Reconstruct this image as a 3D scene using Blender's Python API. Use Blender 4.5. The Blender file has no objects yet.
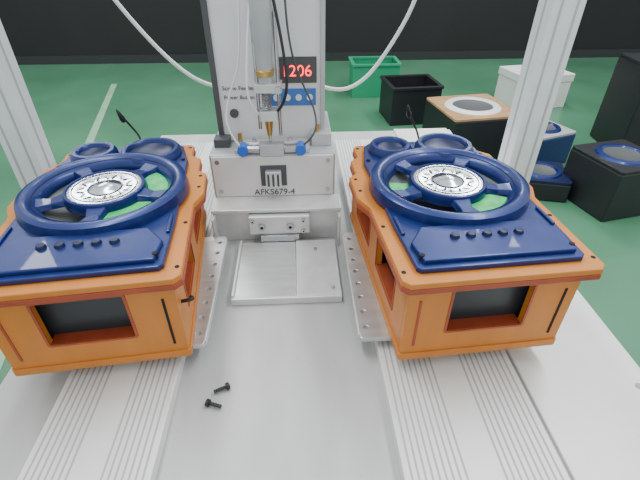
import bpy, bmesh, math, random
from mathutils import Vector, Matrix
random.seed(4)
TZ = 0.75   # table height above the floor
C = bpy.context.scene.collection

# ---------------------------------------------------------------- materials
def mat(name, col, rough=0.5, metal=0.0, var=0.0, scale=20, bump=0.0, emit=0, coat=0, stretch=None):
    m = bpy.data.materials.new(name); m.use_nodes = True
    nt = m.node_tree; b = nt.nodes['Principled BSDF']
    b.inputs['Base Color'].default_value = (*col, 1)
    b.inputs['Roughness'].default_value = rough
    b.inputs['Metallic'].default_value = metal
    if coat: b.inputs['Coat Weight'].default_value = coat
    if emit:
        b.inputs['Emission Color'].default_value = (*col, 1)
        b.inputs['Emission Strength'].default_value = emit
    if var or bump:
        tc = nt.nodes.new('ShaderNodeTexCoord')
        mp = nt.nodes.new('ShaderNodeMapping')
        if stretch: mp.inputs['Scale'].default_value = stretch
        n = nt.nodes.new('ShaderNodeTexNoise'); n.inputs['Scale'].default_value = scale
        n.inputs['Detail'].default_value = 5
        nt.links.new(tc.outputs['Object'], mp.inputs['Vector'])
        nt.links.new(mp.outputs['Vector'], n.inputs['Vector'])
        if var:
            r = nt.nodes.new('ShaderNodeValToRGB')
            r.color_ramp.elements[0].position = 0.3; r.color_ramp.elements[1].position = 0.7
            r.color_ramp.elements[0].color = (*[max(0, c*(1-var)) for c in col], 1)
            r.color_ramp.elements[1].color = (*[min(1, c*(1+var)) for c in col], 1)
            nt.links.new(n.outputs['Fac'], r.inputs['Fac'])
            nt.links.new(r.outputs['Color'], b.inputs['Base Color'])
        if bump:
            bp = nt.nodes.new('ShaderNodeBump'); bp.inputs['Strength'].default_value = bump
            bp.inputs['Distance'].default_value = 0.002
            nt.links.new(n.outputs['Fac'], bp.inputs['Height'])
            nt.links.new(bp.outputs['Normal'], b.inputs['Normal'])
    return m

M_or   = mat('orange_board', (0.53, 0.180, 0.022), 0.48, 0, 0.07, 9, 0.05, stretch=(4, 1, 4))
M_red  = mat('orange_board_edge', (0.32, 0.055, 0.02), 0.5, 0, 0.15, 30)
M_blue = mat('blue_anodised', (0.009, 0.026, 0.150), 0.36, 0.4, 0.10, 40, coat=0.2)
M_blued= mat('dark_blue', (0.004, 0.010, 0.060), 0.4, 0.2)
M_blk  = mat('black_plastic', (0.012, 0.013, 0.016), 0.45, 0, 0.1, 10)
M_panel= mat('dark_panel', (0.02, 0.025, 0.03), 0.35, 0, 0.2, 6)
M_hole = mat('hole_black', (0.004, 0.003, 0.003), 0.8)
M_pcb  = mat('green_board', (0.03, 0.50, 0.13), 0.5, 0, 0.3, 60)
M_gry  = mat('grey_cone', (0.14, 0.155, 0.165), 0.6, 0, 0.3, 30)
M_sil  = mat('silver_disc', (0.72, 0.75, 0.80), 0.18, 1.0, 0.2, 50, 0.15)
M_alu  = mat('aluminium', (0.70, 0.71, 0.71), 0.42, 0.5, 0.06, 30, 0.05)
M_alup = mat('aluminium_plate', (0.64, 0.65, 0.66), 0.34, 0.7, 0.1, 9, 0.1, stretch=(1, 8, 1))
M_post = mat('post_aluminium', (0.76, 0.78, 0.81), 0.45, 0.25, 0.04, 20)
M_tab  = mat('table_grey', (0.48, 0.495, 0.49), 0.5, 0.15, 0.06, 7, 0.05, stretch=(3, 1, 1))
M_slide= mat('slide_cover', (0.72, 0.73, 0.72), 0.45, 0.15, 0.05, 10)
M_groove=mat('slide_groove', (0.42, 0.43, 0.44), 0.6, 0.2)
M_wht  = mat('machine_white', (0.74, 0.75, 0.76), 0.4, 0, 0.04, 10)
M_mgry = mat('machine_grey', (0.45, 0.47, 0.49), 0.4, 0.2, 0.05, 10)
M_dgry = mat('dark_grey', (0.07, 0.075, 0.08), 0.5)
M_keyb = mat('keypad_blue', (0.04, 0.17, 0.50), 0.4)
M_redl = mat('led_red', (1.0, 0.03, 0.03), 0.4, emit=4)
M_bknob= mat('blue_fitting', (0.02, 0.13, 0.60), 0.3)
M_hose = mat('hose_white', (0.75, 0.78, 0.78), 0.3)
M_fram = mat('frame_dark', (0.035, 0.038, 0.042), 0.5, 0.3)
M_wood = mat('plywood', (0.40, 0.23, 0.11), 0.6, 0, 0.15, 12)
M_steel= mat('screw_steel', (0.5, 0.5, 0.52), 0.25, 0.9)
M_brass= mat('brass', (0.55, 0.38, 0.12), 0.3, 0.9)
M_gbin = mat('green_plastic', (0.02, 0.28, 0.14), 0.5)
M_wall = mat('wall_paint_dark', (0.012, 0.013, 0.014), 0.8, 0, 0.1, 2)
M_line = mat('floor_line_paint', (0.26, 0.46, 0.30), 0.5, 0, 0.1, 5)
M_cart = mat('white_carton', (0.70, 0.72, 0.70), 0.7, 0, 0.05, 5)

def floor_mat():
    m = bpy.data.materials.new('epoxy_floor_green'); m.use_nodes = True
    nt = m.node_tree; b = nt.nodes['Principled BSDF']
    tc = nt.nodes.new('ShaderNodeTexCoord')
    n = nt.nodes.new('ShaderNodeTexNoise'); n.inputs['Scale'].default_value = 1.3; n.inputs['Detail'].default_value = 8
    r = nt.nodes.new('ShaderNodeValToRGB')
    r.color_ramp.elements[0].position = .3; r.color_ramp.elements[1].position = .75
    r.color_ramp.elements[0].color = (0.060, 0.185, 0.105, 1); r.color_ramp.elements[1].color = (0.095, 0.27, 0.155, 1)
    nt.links.new(tc.outputs['Object'], n.inputs['Vector']); nt.links.new(n.outputs['Fac'], r.inputs['Fac'])
    nt.links.new(r.outputs['Color'], b.inputs['Base Color'])
    b.inputs['Roughness'].default_value = 0.3
    return m
M_floor = floor_mat()

# ---------------------------------------------------------------- helpers
def parent(name, loc, rz=0):
    e = bpy.data.objects.new(name, None); C.objects.link(e)
    e.location = loc; e.rotation_euler = (0, 0, math.radians(rz)); e.empty_display_size = 0.05
    return e

def link(name, me, m, par, loc=(0,0,0), rot=(0,0,0), smooth=False, bevel=0):
    o = bpy.data.objects.new(name, me); C.objects.link(o)
    if m: me.materials.clear(); me.materials.append(m)
    o.location = loc; o.rotation_euler = tuple(math.radians(a) for a in rot)
    if par: o.parent = par
    if smooth:
        for p in me.polygons: p.use_smooth = True
    if bevel:
        b = o.modifiers.new('b', 'BEVEL'); b.width = bevel; b.segments = 2; b.limit_method = 'ANGLE'
    return o

def box(name, lo, hi, m, par, rot=(0,0,0), bevel=0.0015):
    c = [(a+b)/2 for a, b in zip(lo, hi)]; s = [abs(b-a) for a, b in zip(lo, hi)]
    bm = bmesh.new(); bmesh.ops.create_cube(bm, size=1)
    bmesh.ops.scale(bm, vec=s, verts=bm.verts)
    me = bpy.data.meshes.new(name); bm.to_mesh(me); bm.free()
    return link(name, me, m, par, c, rot, bevel=min(bevel, min(s)*0.3))

def lathe(name, prof, m, par, loc=(0,0,0), rot=(0,0,0), seg=48):
    bm = bmesh.new(); rings = []
    for r, z in prof:
        if r < 1e-6: rings.append([bm.verts.new((0, 0, z))])
        else: rings.append([bm.verts.new((r*math.cos(2*math.pi*i/seg), r*math.sin(2*math.pi*i/seg), z)) for i in range(seg)])
    for a, b in zip(rings, rings[1:]):
        for i in range(seg):
            j = (i+1) % seg
            if len(a) == 1 and len(b) == 1: continue
            if len(a) == 1: bm.faces.new((a[0], b[j], b[i]))
            elif len(b) == 1: bm.faces.new((a[i], a[j], b[0]))
            else: bm.faces.new((a[i], a[j], b[j], b[i]))
    bmesh.ops.recalc_face_normals(bm, faces=bm.faces)
    me = bpy.data.meshes.new(name); bm.to_mesh(me); bm.free()
    o = link(name, me, m, par, loc, rot, smooth=True)
    e = o.modifiers.new('e', 'EDGE_SPLIT'); e.split_angle = math.radians(40)
    return o

def cyl(name, r, z0, z1, m, par, loc=(0,0,0), rot=(0,0,0), seg=24):
    return lathe(name, [(0, z0), (r, z0), (r, z1), (0, z1)], m, par, loc, rot, seg)

def rrect(x0, y0, x1, y1, r=0.0, n=5):
    if r <= 0: return [(x0, y0), (x1, y0), (x1, y1), (x0, y1)]
    pts = []
    for cx, cy, a0 in ((x1-r, y0+r, -90), (x1-r, y1-r, 0), (x0+r, y1-r, 90), (x0+r, y0+r, 180)):
        for i in range(n+1):
            a = math.radians(a0 + 90*i/n); pts.append((cx+r*math.cos(a), cy+r*math.sin(a)))
    return pts

def circ(cx, cy, r, n=40):
    return [(cx+r*math.cos(2*math.pi*i/n), cy+r*math.sin(2*math.pi*i/n)) for i in range(n)]

def plate(name, outer, holes, z0, z1, m, par, loc=(0,0,0), rot=(0,0,0), bevel=0.001):
    cu = bpy.data.curves.new(name, 'CURVE'); cu.dimensions = '2D'; cu.fill_mode = 'BOTH'
    cu.extrude = (z1-z0)/2 - bevel; cu.bevel_depth = bevel; cu.bevel_resolution = 1; cu.offset = -bevel
    for pts in [outer] + list(holes):
        sp = cu.splines.new('POLY'); sp.points.add(len(pts)-1)
        for p, q in zip(sp.points, pts): p.co = (q[0], q[1], 0, 1)
        sp.use_cyclic_u = True
    t = bpy.data.objects.new('tmp', cu); C.objects.link(t)
    bpy.context.view_layer.update()
    me = bpy.data.meshes.new_from_object(t.evaluated_get(bpy.context.evaluated_depsgraph_get()))
    bpy.data.objects.remove(t); bpy.data.curves.remove(cu)
    me.transform(Matrix.Translation((0, 0, (z0+z1)/2)))
    me.name = name
    for p in me.polygons: p.use_smooth = False
    return link(name, me, m, par, loc, rot)

def tube(name, pts, r, m, par):
    cu = bpy.data.curves.new(name, 'CURVE'); cu.dimensions = '3D'; cu.bevel_depth = r; cu.bevel_resolution = 4
    sp = cu.splines.new('NURBS'); sp.points.add(len(pts)-1)
    for p, q in zip(sp.points, pts): p.co = (*q, 1)
    sp.use_endpoint_u = True; sp.order_u = 3
    cu.use_fill_caps = True
    t = bpy.data.objects.new('tmp', cu); C.objects.link(t); bpy.context.view_layer.update()
    me = bpy.data.meshes.new_from_object(t.evaluated_get(bpy.context.evaluated_depsgraph_get()))
    bpy.data.objects.remove(t)
    return link(name, me, m, par, smooth=True)

def text(name, s, size, m, par, loc, rot):
    cu = bpy.data.curves.new(name, 'FONT'); cu.body = s; cu.size = size; cu.extrude = 0.0004
    cu.align_x = 'CENTER'; cu.align_y = 'CENTER'
    t = bpy.data.objects.new('tmp', cu); C.objects.link(t); bpy.context.view_layer.update()
    me = bpy.data.meshes.new_from_object(t.evaluated_get(bpy.context.evaluated_depsgraph_get()))
    bpy.data.objects.remove(t)
    return link(name, me, m, par, loc, rot)

# ---------------------------------------------------------------- room
fl = parent('floor', (0, 0, 0))
box('floor_slab', (-7, -2, -0.1), (7, 5.9, 0), M_floor, fl, bevel=0)
wb = parent('wall_back', (0, 5.9, 0)); box('wall_panel', (-7, 0, 0), (7, 0.15, 3.2), M_wall, wb, bevel=0)
bb = parent('baseboard_back', (0, 5.88, 0)); box('board', (-7, 0, 0), (7, 0.02, 0.1), M_fram, bb, bevel=0)

# ---------------------------------------------------------------- work table
tb = parent('assembly_workbench', (0.03, 0.95, 0))
X0, X1, Y0, Y1 = -0.53, 0.525, -0.77, 0.58
box('top_plate', (X0, Y0, TZ-0.03), (X1, Y1, TZ), M_tab, tb, bevel=0.003)
box('edge_profile_right', (X1, Y0, TZ-0.04), (X1+0.012, Y1, TZ), M_alu, tb)
box('edge_profile_front', (X0, Y0-0.012, TZ-0.04), (X1, Y0, TZ), M_alu, tb)
for i, (x, y) in enumerate([(X0+.04, Y0+.04), (X1-.04, Y0+.04), (X0+.04, Y1-.04), (X1-.04, Y1-.04)]):
    box('leg_%d' % i, (x-.03, y-.03, 0), (x+.03, y+.03, TZ-0.03), M_fram, tb)
box('front_apron', (X0+.01, Y0+.01, 0.10), (X1-.01, Y0+.03, TZ-0.04), M_fram, tb)
box('side_apron_right', (X1-.03, Y0+.03, 0.10), (X1-.01, Y1-.03, TZ-0.04), M_fram, tb)
box('side_apron_left', (X0+.01, Y0+.03, 0.10), (X0+.03, Y1-.03, TZ-0.04), M_fram, tb)
dk = parent('deck_plate', (0.03, 0.95, TZ))
box('deck_sheet', (0.325, Y0, 0), (X1-.002, Y1, 0.006), M_slide, dk)
for i in range(4): cyl('deck_screw_%d' % i, .005, .006, .008, M_steel, dk, (X1-.02, -.55+i*.3, 0), seg=14)

# ---------------------------------------------------------------- linear slides with fixture plates
def slide(x0, x1, inner):
    cx = (x0+x1)/2; h = (x1-x0)/2
    p = parent('linear_slide', (cx, 0.9, TZ))
    box('base_profile', (-h, -0.71, 0), (h, 0.5, 0.022), M_slide, p)
    n = int((h-.02)/.009)
    for i in range(n):
        x = h-0.010 - i*0.009
        for s in (1, -1):
            box('groove_%d_%d' % (i, s), (s*x-0.0014, -0.7095, 0.0215), (s*x+0.0014, 0.499, 0.0225), M_groove, p, bevel=0)
    q = parent('fixture_plate', (cx, 0.9, TZ))
    inner -= cx
    s = 1 if inner > 0 else -1
    px0, px1 = sorted((-s*0.12, inner))
    box('carriage_block', (-0.07, -0.38, 0.0226), (0.07, -0.10, 0.034), M_dgry, q)
    holes = []
    xe = inner - s*0.013
    for i in range(8):
        holes.append(circ(xe, -0.385 + i*0.038, 0.0045, 12))
    plate('plate_sheet', rrect(px0, -0.41, px1, -0.095, 0.006), holes, 0.034, 0.0435, M_alup, q)
    box('plate_edge_rib', (inner-.002, -.40, .030), (inner+.002, -.105, .0435), M_alu, q)
slide(-0.380, -0.206, -0.168)
slide(0.1245, 0.340, 0.094)

# ---------------------------------------------------------------- speaker enclosures
def wall_with_windows(name, w, h, wins, par, loc, rz):
    e = bpy.data.objects.new(name, None); C.objects.link(e); e.parent = par
    e.location = loc; e.rotation_euler = (0, 0, math.radians(rz)); e.empty_display_size = .02
    plate('board', rrect(-w/2, 0, w/2, h), [rrect(a, b, c, d, 0.004) for a, b, c, d in wins], -0.006, 0.006, M_or, e, rot=(90, 0, 0))
    for i, (a, b, c, d) in enumerate(wins):
        plate('window_rim_%d' % i, rrect(a-.003, b-.003, c+.003, d+.003, .005), [rrect(a+.001, b+.001, c-.001, d-.001, .003)],
              0.0055, 0.0072, M_red, e, rot=(90, 0, 0), bevel=0.0003)
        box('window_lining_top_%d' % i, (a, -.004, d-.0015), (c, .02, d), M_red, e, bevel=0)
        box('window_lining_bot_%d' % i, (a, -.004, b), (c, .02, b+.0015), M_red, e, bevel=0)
    return e

def arc_plate(name, r0, r1, a0, a1, z0, z1, m, par, loc):
    pts = [(r1*math.cos(math.radians(a0+(a1-a0)*i/14)), r1*math.sin(math.radians(a0+(a1-a0)*i/14))) for i in range(15)]
    pts += [(r0*math.cos(math.radians(a1+(a0-a1)*i/14)), r0*math.sin(math.radians(a1+(a0-a1)*i/14))) for i in range(15)]
    return plate(name, pts, [], z0, z1, m, par, loc, bevel=.0004)

def speaker(x, y, rz, green):
    p = parent('speaker_enclosure', (x, y, TZ+0.044), rz)
    BW, BD = 0.131, 0.214
    plate('bottom_board', rrect(-BW-.003, -BD-.003, BW+.003, BD+.003, .006), [], 0, 0.014, M_or, p)
    wall_with_windows('front_board', 2*BW, 0.142, [(-.064, .042, .060, .126)], p, (0, -BD+.006, .013), 0)
    wall_with_windows('back_board', 2*BW, 0.142, [(-.064, .042, .060, .126)], p, (0, BD-.006, .013), 180)
    wall_with_windows('right_board', 2*BD-.024, 0.142, [(-.15, .035, -.03, .115), (.03, .035, .15, .115)], p, (BW-.006, 0, .013), 90)
    wall_with_windows('left_board', 2*BD-.024, 0.142, [(-.15, .035, -.03, .115), (.03, .035, .15, .115)], p, (-BW+.006, 0, .013), -90)
    box('inner_cabinet', (-BW+.022, -BD+.022, .014), (BW-.022, BD-.022, .135), M_panel, p)
    for s in (-1, 1):
        box('corner_slot_%d' % s, (s*.112-.0018, -BD-.0012, .03), (s*.112+.0018, -BD+.0005, .125), M_hole if s > 0 else M_red, p, bevel=0)
    half = [(.138, -.232), (.148, -.222), (.150, -.03), (.165, .005), (.165, .085), (.150, .100), (.150, .155), (.132, .175), (.132, .222), (.122, .232)]
    out = half + [(-a, b) for a, b in reversed(half)]
    RC = 0.012
    big = circ(0.0, RC, .116, 56)
    plate('top_board_edge', [(a*1.006, b*1.004) for a, b in out], [big], .155, .164, M_red, p)
    plate('top_board', out, [big], .1635, .174, M_or, p, bevel=.002)
    for k, (hx, hy) in enumerate([(.141, -.205), (-.141, -.205), (.155, .03), (-.155, .03), (.142, -.09), (-.142, -.09), (.124, .215), (-.124, .215), (.155, .075), (-.155, .075)]):
        cyl('hole_%d' % k, .0035, .1735, .1745, M_hole, p, (hx, hy, 0), seg=12)
    # ---- blue fascia
    f = [(.118, -.212), (.124, -.206), (.128, -.10), (.128, .130), (.120, .165), (.112, .205), (.100, .220)]
    fo = f + [(-a, b) for a, b in reversed(f)]
    PX = (-.062, .052); PR = (.045, .060); PY = (.180, .170)
    plate('fascia_plate', fo, [circ(0, RC, .112, 56)], .174, .183, M_blue, p, bevel=.002)
    R = .138
    lathe('fascia_ring', [(.103, .178), (.104, .187), (.110, .194), (.118, .200), (.123, .203), (.130, .203), (R-.001, .199), (R, .193), (R+.002, .183), (R+.002, .178)], M_blue, p, (0, RC, 0), seg=72)
    lathe('ring_groove', [(.1135, .1965), (.1135, .1978), (.1150, .1988), (.1150, .1975)], M_blued, p, (0, RC, 0), seg=72)
    lathe('speaker_cone', [(.0, .150), (.035, .150), (.095, .168), (.108, .178)], M_gry, p, (0, RC, 0), seg=48)
    for i, (a0, a1) in enumerate(green):
        arc_plate('circuit_board_%d' % i, .066, .1035, a0, a1, .178, .183, M_pcb, p, (0, RC, 0))
    lathe('hub_ring', [(.060, .182), (.060, .196), (.062, .199), (.066, .198), (.069, .190), (.069, .180)], M_blue, p, (0, RC, 0))
    # dished silver centre with a raised dome, like a polished dust cap
    lathe('hub_badge', [(0, .203), (.010, .2022), (.020, .1990), (.026, .1955), (.030, .1950), (.044, .1962), (.054, .1975), (.0605, .1970)], M_sil, p, (0, RC, 0))
    for i in range(18):
        a = math.radians(i*20)
        b = box('badge_mark_%d' % i, (-.0060, -.0018, 0), (.0060, .0018, .0018), M_mgry if i % 2 else M_dgry, p, rot=(0, 0, i*20+(38 if i % 2 else -25)), bevel=0)
        b.location = (.040*math.cos(a), RC+.040*math.sin(a), .1958)
    lathe('badge_line_outer', [(.0525, .1965), (.0525, .1982), (.0540, .1983), (.0540, .1965)], M_dgry, p, (0, RC, 0))
    lathe('badge_line_inner', [(.0265, .1950), (.0265, .1962), (.0285, .1962), (.0285, .1945)], M_blued, p, (0, RC, 0))
    for i in range(5):
        a = math.radians(90+36+72*i)
        bm = bmesh.new()
        prof = [(.065, .019, .194), (.086, .014, .191), (.109, .020, .194)]
        prev = None
        for (r, hw, zt) in prof:
            vs = [bm.verts.new((r, -hw, zt-.010)), bm.verts.new((r, hw, zt-.010)), bm.verts.new((r, hw*.75, zt)), bm.verts.new((r, -hw*.75, zt))]
            if prev:
                for q in range(4): bm.faces.new((prev[q], prev[(q+1) % 4], vs[(q+1) % 4], vs[q]))
            else: bm.faces.new(vs)
            prev = vs
        bm.faces.new(prev); bmesh.ops.recalc_face_normals(bm, faces=bm.faces)
        me = bpy.data.meshes.new('spoke'); bm.to_mesh(me); bm.free()
        link('spoke_%d' % i, me, M_blue, p, (0, RC, 0), (0, 0, math.degrees(a)), bevel=.0015)
    for i in range(2):
        q = PR[i]
        lathe('port_ring_%d' % i, [(q-.018, .180), (q-.016, .194), (q-.012, .198), (q-.005, .198), (q, .191), (q+.001, .181)], M_blue, p, (PX[i], PY[i], 0))
        lathe('port_cup_%d' % i, [(0, .1840), (q-.026, .1845), (q-.017, .190)], M_blued, p, (PX[i], PY[i], 0))
    plate('control_strip', [(-.112, -.202), (.112, -.202), (.118, -.158), (.092, -.120), (-.092, -.120), (-.118, -.158)], [], .182, .190, M_blue, p, bevel=.002)
    for i in range(5):
        lathe('button_%d' % i, [(0, .196), (.006, .195), (.008, .189)], M_blued, p, (-.050+i*.025, -.152, 0), seg=20)
    for s in (-1, 1):
        box('side_rib_%d' % s, (s*.121-.003, -.13, .182), (s*.121+.003, -.08, .187), M_blue, p)
    for i, (hx, hy) in enumerate([(.112, -.19), (-.112, -.19), (.118, .135), (-.118, .135)]):
        cyl('fascia_screw_%d' % i, .004, .183, .1855 if i > 1 else .191, M_hole, p, (hx, hy, 0), seg=14)
    tube('lead_wire', [(.02, .228, .170), (.02, .245, .19), (.005, .25, .215), (-.005, .245, .235)], .0022, M_blk, p)
    lathe('lead_plug', [(0, 0), (.004, .001), (.006, .008), (.004, .02), (.002, .03), (0, .032)], M_blk, p, (-.006, .245, .228), (10, -15, 0), seg=14)
    tube('side_catch', [(BW+.001, -.19, .095), (BW+.012, -.195, .10), (BW+.02, -.19, .098), (BW+.013, -.18, .093)], .003, M_blk, p)
    return p
speaker(-0.338, 0.670, 6, [(-85, -22), (-12, 45)])
speaker(0.266, 0.666, 4, [(-88, -30), (165, 195)])

# ---------------------------------------------------------------- gantry
def post(x, name='support_post'):
    g = parent(name, (x, 1.08, 0))
    box('extrusion', (-.037, -.037, 0.015), (.037, .037, 1.45), M_post, g, bevel=.004)
    for k in (-.018, .018):
        box('slot_%d' % (k*1000), (k-.0025, -.0382, .02), (k+.0025, -.0368, 1.44), M_mgry, g, bevel=0)
    for sx in (-1, 1):
        box('side_slot_%d' % sx, (sx*.0368-.0008, -.004, .02), (sx*.0368+.0008, .004, 1.44), M_mgry, g, bevel=0)
    box('foot', (-.038, -.08, 0), (.038, .08, .015), M_fram, g)
post(-0.70); post(0.607)
cb = parent('cross_beam', (-0.02, 1.08, 1.45))
box('beam_extrusion', (-.725, -.04, 0), (.665, .05, .10), M_post, cb)
box('beam_slot', (-.72, -.0412, .048), (.66, -.0398, .054), M_mgry, cb, bevel=0)

# ---------------------------------------------------------------- centre machine (screw feeder + head)
mc = parent('screw_feeder_machine', (-0.06, 0.95, TZ))
box('lower_housing', (-.143, -.045, 0), (.143, .24, .195), M_mgry, mc, bevel=.004)
box('lower_front_panel', (-.138, -.049, .09), (.138, -.044, .192), M_wht, mc)
box('panel_recess', (-.030, -.0515, .118), (.030, -.0485, .170), M_dgry, mc)
box('chute_block', (-.018, -.066, .120), (.018, -.051, .160), M_alup, mc)
for i in range(3): box('chute_fin_%d' % i, (-.014+i*.011, -.070, .125), (-.009+i*.011, -.066, .155), M_dgry, mc)
text('model_label', 'AFKS679-4', .021, M_dgry, mc, (0, -.0502, .101), (90, 0, 0))
for i, x in enumerate((-.125, .125)):
    for j, z in enumerate((.105, .18)): cyl('panel_screw_%d%d' % (i, j), .005, 0, .003, M_steel, mc, (x, -.049, z), (90, 0, 0), 14)
box('upper_housing', (-.120, .03, .195), (.118, .22, .50), M_wht, mc, bevel=.005)
box('upper_side_trim', (-.126, .024, .195), (-.114, .225, .505), M_dgry, mc)
box('upper_side_trim_r', (.112, .024, .195), (.122, .225, .505), M_mgry, mc)
box('display_window', (.006, .0275, .330), (.104, .031, .385), M_dgry, mc)
text('display_digits', '1206', .034, M_redl, mc, (.060, .0268, .355), (90, 0, 0))
box('keypad', (-.002, .0275, .280), (.102, .031, .318), M_keyb, mc)
for i in range(4):
    cyl('key_%d' % i, .007, 0, .003, M_wht, mc, (.013+i*.025, .0275, .299), (90, 0, 0), 16)
text('panel_text_a', 'Screw Feeder', .013, M_dgry, mc, (-.070, .0292, .320), (90, 0, 0))
text('panel_text_b', 'Power Button', .012, M_dgry, mc, (-.070, .0292, .300), (90, 0, 0))
cyl('power_button', .010, 0, .006, M_dgry, mc, (-.085, .03, .265), (90, 0, 0), 18)
box('clamp_base', (-.085, -.040, .195), (.085, .020, .205), M_alup, mc)
box('clamp_bar', (-.065, -.034, .205), (.065, -.014, .219), M_alup, mc)
box('clamp_jaw', (-.028, -.055, .195), (.028, -.033, .222), M_steel, mc)
for s in (-1, 1):
    cyl('blue_fitting_%d' % s, .012, -.014, .014, M_bknob, mc, (s*.064, -.045, .208), (90, 0, 0), 20)
    cyl('fitting_nut_%d' % s, .007, -.02, .02, M_steel, mc, (s*.045, -.045, .208), (0, 90, 0), 6)
    cyl('clamp_bolt_%d' % s, .005, .219, .225, M_steel, mc, (s*.04, -.024, 0), seg=14)
box('right_bracket', (.090, -.005, .195), (.135, .03, .225), M_alup, mc)
box('left_bracket', (-.135, -.005, .195), (-.10, .03, .215), M_dgry, mc)
cyl('brass_stud_a', .005, .225, .240, M_brass, mc, (.105, .012, 0), seg=12)
cyl('brass_stud_b', .005, .205, .225, M_brass, mc, (-.075, .008, 0), seg=12)
tube('sensor_cable', [(.07, -.045, .215), (.10, -.05, .24), (.10, -.01, .28), (.07, .0, .34), (.05, -.02, .40), (.04, -.02, .50), (.04, 0, .66)], .0022, M_dgry, mc)
tube('sensor_cable_b', [(-.07, -.045, .215), (-.10, -.03, .25), (-.09, -.01, .31), (-.055, -.02, .38), (-.045, -.02, .50), (-.04, 0, .66)], .0022, M_hose, mc)
ox, oy = 0.06, -0.95
def off(l): return [(a+ox, b+oy, c) for a, b, c in l]
tube('feed_hose_right', off([(.04, 1.165, .28), (.10, 1.17, .25), (.18, 1.19, .27), (.25, 1.20, .36), (.31, 1.20, .48), (.35, 1.20, .66)]), .005, M_hose, mc)
tube('feed_hose_left', off([(-.16, 1.165, .26), (-.24, 1.18, .27), (-.32, 1.20, .32), (-.40, 1.20, .42), (-.48, 1.20, .55), (-.50, 1.20, .66)]), .005, M_hose, mc)

hd = parent('screwdriver_head', (-0.063, 0.915, TZ))
cyl('bit', .0035, .2235, .30, M_steel, hd, seg=14)
lathe('nozzle', [(0, .235), (.005, .235), (.009, .262), (.010, .285), (0, .285)], M_brass, hd, seg=24)
box('nozzle_block', (-.018, -.016, .272), (.020, .014, .294), M_alup, hd)
cyl('guide_rod_a', .004, .235, .48, M_steel, hd, (.024, .004, 0), seg=16)
cyl('guide_rod_b', .004, .25, .48, M_steel, hd, (-.020, .004, 0), seg=16)
for i in range(9): lathe('spring_coil_%d' % i, [(.008, -.0018), (.0105, 0), (.008, .0018)], M_steel, hd, (-.002, 0, .298+i*.0045), (8, 0, 0), 20)
lathe('driver_body', [(0, .294), (.006, .294), (.007, .335), (.013, .345), (.015, .37), (.017, .42), (.021, .43), (.021, .56), (0, .56)], M_mgry, hd, (-.002, 0, 0), seg=28)
lathe('driver_collar', [(.014, .362), (.0185, .364), (.0185, .374), (.015, .376)], M_brass, hd, (-.002, 0, 0), seg=28)
box('head_plate', (-.020, .016, .32), (.026, .024, .74), M_alup, hd)
box('head_clamp', (-.026, -.018, .332), (.032, .018, .350), M_alup, hd)
cyl('clamp_knob', .007, 0, .012, M_steel, hd, (.024, -.018, .341), (90, 0, 0), 18)
box('head_carriage', (-.06, .016, .66), (.06, .122, .80), M_mgry, hd)
tube('air_tube_a', [(.018, -.008, .29), (.045, -.03, .32), (.04, -.02, .42), (.02, 0, .52)], .003, M_blk, hd)
tube('air_tube_b', [(-.018, -.008, .285), (-.04, -.03, .31), (-.035, -.02, .40), (-.02, 0, .5)], .0025, M_hose, hd)

# ---------------------------------------------------------------- bent aluminium mount in front of the machine
br = parent('mounting_bracket', (-0.055, 0.85, TZ))
box('riser_plate', (-.145, 0, 0), (.145, .008, .082), M_alu, br)
box('shelf', (-.148, -.012, .082), (.148, .052, .09), M_alu, br)
box('centre_block', (-.065, -.024, .030), (.075, 0, .078), M_alu, br, bevel=.003)
box('slide_foot', (-.04, -.030, .0), (.05, -.0005, .030), M_steel, br, bevel=.002)
for i, (x, z) in enumerate([(-.035, .052), (.03, .052), (-.055, .068), (.06, .068), (.06, .04)]):
    cyl('bolt_%d' % i, .009 if i < 2 else .0045, 0, .006, M_steel, br, (x, -.024, z), (90, 0, 0), 18)
    cyl('bolt_socket_%d' % i, .004 if i < 2 else .002, .0055, .0065, M_hole, br, (x, -.024, z), (90, 0, 0), 6)
box('side_gusset_l', (-.145, -.035, 0), (-.139, 0, .08), M_alu, br)
box('side_gusset_r', (.139, -.035, 0), (.145, 0, .08), M_alu, br)
ty = parent('machine_base_plate', (-0.03, 0.73, TZ))
box('plate_left', (-.107, -.10, 0.008), (.016, .088, .014), M_alup, ty)
box('plate_right', (.0165, -.10, 0.008), (.107, .088, .017), M_alu, ty)
box('front_lip', (-.112, -.106, 0.0), (.107, -.099, .017), M_alu, ty)
box('left_wall', (-.112, -.10, 0), (-.107, .088, .022), M_alu, ty)
box('spacer', (-.10, -.09, .0), (.10, .085, .008), M_dgry, ty)
cyl('plate_bolt_a', .004, .017, .021, M_steel, ty, (.06, .05, 0), seg=14)
cyl('plate_bolt_b', .004, .017, .021, M_steel, ty, (.09, -.08, 0), seg=14)

# ---------------------------------------------------------------- loose screws
def screw(x, y, rz):
    p = parent('machine_screw', (x, y, TZ+.006), rz)
    cyl('shank', .0028, -.012, .008, M_blk, p, (0, 0, 0), (0, 90, 0), 12)
    lathe('head', [(0, 0), (.0058, 0), (.006, .005), (.003, .0065), (0, .0065)], M_blk, p, (.008, 0, 0), (0, 90, 0), 16)
    for i in range(4): lathe('thread_%d' % i, [(.0024, -.001), (.0036, 0), (.0024, .001)], M_dgry, p, (-.01+i*.004, 0, 0), (0, 90, 0), 12)
screw(-0.136, 0.430, 25)
screw(-0.143, 0.402, 160)

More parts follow.
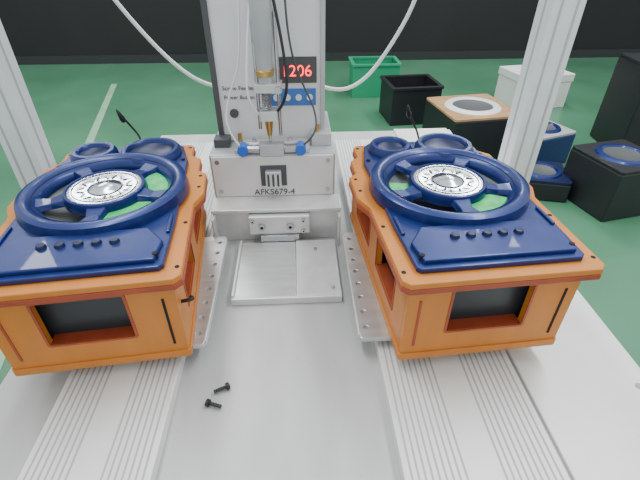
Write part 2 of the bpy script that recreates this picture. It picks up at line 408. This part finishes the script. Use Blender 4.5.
# ---------------------------------------------------------------- background objects
def crate(name, x, y, sx, sy, h, m, rz=0):
    p = parent(name, (x, y, 0), rz)
    box('crate_bottom', (-sx/2, -sy/2, 0), (sx/2, sy/2, .02), m, p)
    box('wall_f', (-sx/2, -sy/2, .02), (sx/2, -sy/2+.015, h), m, p)
    box('wall_b', (-sx/2, sy/2-.015, .02), (sx/2, sy/2, h), m, p)
    box('wall_l', (-sx/2, -sy/2+.015, .02), (-sx/2+.015, sy/2-.015, h), m, p)
    box('wall_r', (sx/2-.015, -sy/2+.015, .02), (sx/2, sy/2-.015, h), m, p)
    plate('rim', rrect(-sx/2-.015, -sy/2-.015, sx/2+.015, sy/2+.015, .02), [rrect(-sx/2+.02, -sy/2+.02, sx/2-.02, sy/2-.02, .01)], h, h+.02, m, p)
    return p
def floor_speaker(x, y, s, h, body, ring, top, rz=0):
    p = parent('floor_speaker', (x, y, 0), rz)
    box('cabinet', (-s/2, -s/2, 0), (s/2, s/2, h), body, p, bevel=.01)
    plate('baffle', rrect(-s/2, -s/2, s/2, s/2, .02), [circ(0, 0, s*.36)], h, h+.015, top, p)
    lathe('surround', [(s*.27, h+.012), (s*.30, h+.028), (s*.37, h+.025), (s*.40, h+.012)], ring, p)
    lathe('cone', [(0, h+.004), (s*.12, h+.002), (s*.28, h+.018)], M_dgry, p)
    return p
floor_speaker(1.25, 3.0, .50, .33, M_blk, M_wht, M_wood, 8)
floor_speaker(1.72, 2.85, .32, .22, M_blue, M_blue, M_mgry, 20)
floor_speaker(1.52, 2.38, .30, .12, M_blk, M_blue, M_blued, -15)
floor_speaker(1.86, 2.20, .38, .30, M_blk, M_blue, M_blk, 12)
floor_speaker(2.58, 3.0, .46, .62, M_blk, M_blued, M_blk, -8)
crate('black_crate', .98, 3.75, .42, .38, .30, M_blk, 5)
crate('green_crate', .78, 4.5, .46, .32, .30, M_gbin, 0)
def carton(x, y, sx, sy, h, rz):
    p = parent('white_carton', (x, y, 0), rz)
    box('body', (-sx/2, -sy/2, 0), (sx/2, sy/2, h), M_cart, p, bevel=.006)
    box('lid', (-sx/2-.008, -sy/2-.008, h-.06), (sx/2+.008, sy/2+.008, h+.006), M_cart, p, bevel=.004)
    box('tape', (-.03, -sy/2-.0095, h-.062), (.03, sy/2+.0095, h+.0075), M_wood, p, bevel=0)
carton(2.25, 4.1, .5, .4, .30, 10)
ln = parent('floor_marking', (0, 0, 0))
box('stripe_a', (-1.62, 1.0, 0), (-1.56, 5.0, .002), M_line, ln, bevel=0, rot=(0, 0, 12))

# ---------------------------------------------------------------- lights
w = bpy.data.worlds.new('World'); bpy.context.scene.world = w; w.use_nodes = True
w.node_tree.nodes['Background'].inputs[0].default_value = (0.94, 0.98, 0.98, 1)
w.node_tree.nodes['Background'].inputs[1].default_value = 1.15
def area(name, loc, sx, sy, e, rot=(0, 0, 0), col=(0.97, 1.0, 0.99)):
    l = bpy.data.lights.new(name, 'AREA'); l.shape = 'RECTANGLE'; l.size = sx; l.size_y = sy; l.energy = e; l.color = col
    o = bpy.data.objects.new(name, l); C.objects.link(o); o.location = loc; o.rotation_euler = [math.radians(a) for a in rot]
area('ceiling_tube_lamp', (-0.6, 1.6, 2.9), .3, 2.4, 48)
area('ceiling_tube_lamp', (1.2, 1.4, 2.9), .3, 2.4, 58)
area('ceiling_tube_lamp', (-2.2, 4.0, 2.9), .3, 2.4, 60)
area('ceiling_tube_lamp', (1.8, 4.2, 2.9), .3, 2.4, 60)

# ---------------------------------------------------------------- camera
cam = bpy.data.cameras.new('camera'); co = bpy.data.objects.new('camera', cam); C.objects.link(co)
cam.sensor_width = 36; cam.lens = 430/640*36; cam.clip_start = .01
co.location = (0, 0, TZ+0.60); co.rotation_euler = (math.radians(90-35.5), 0, math.radians(-3))
bpy.context.scene.camera = co
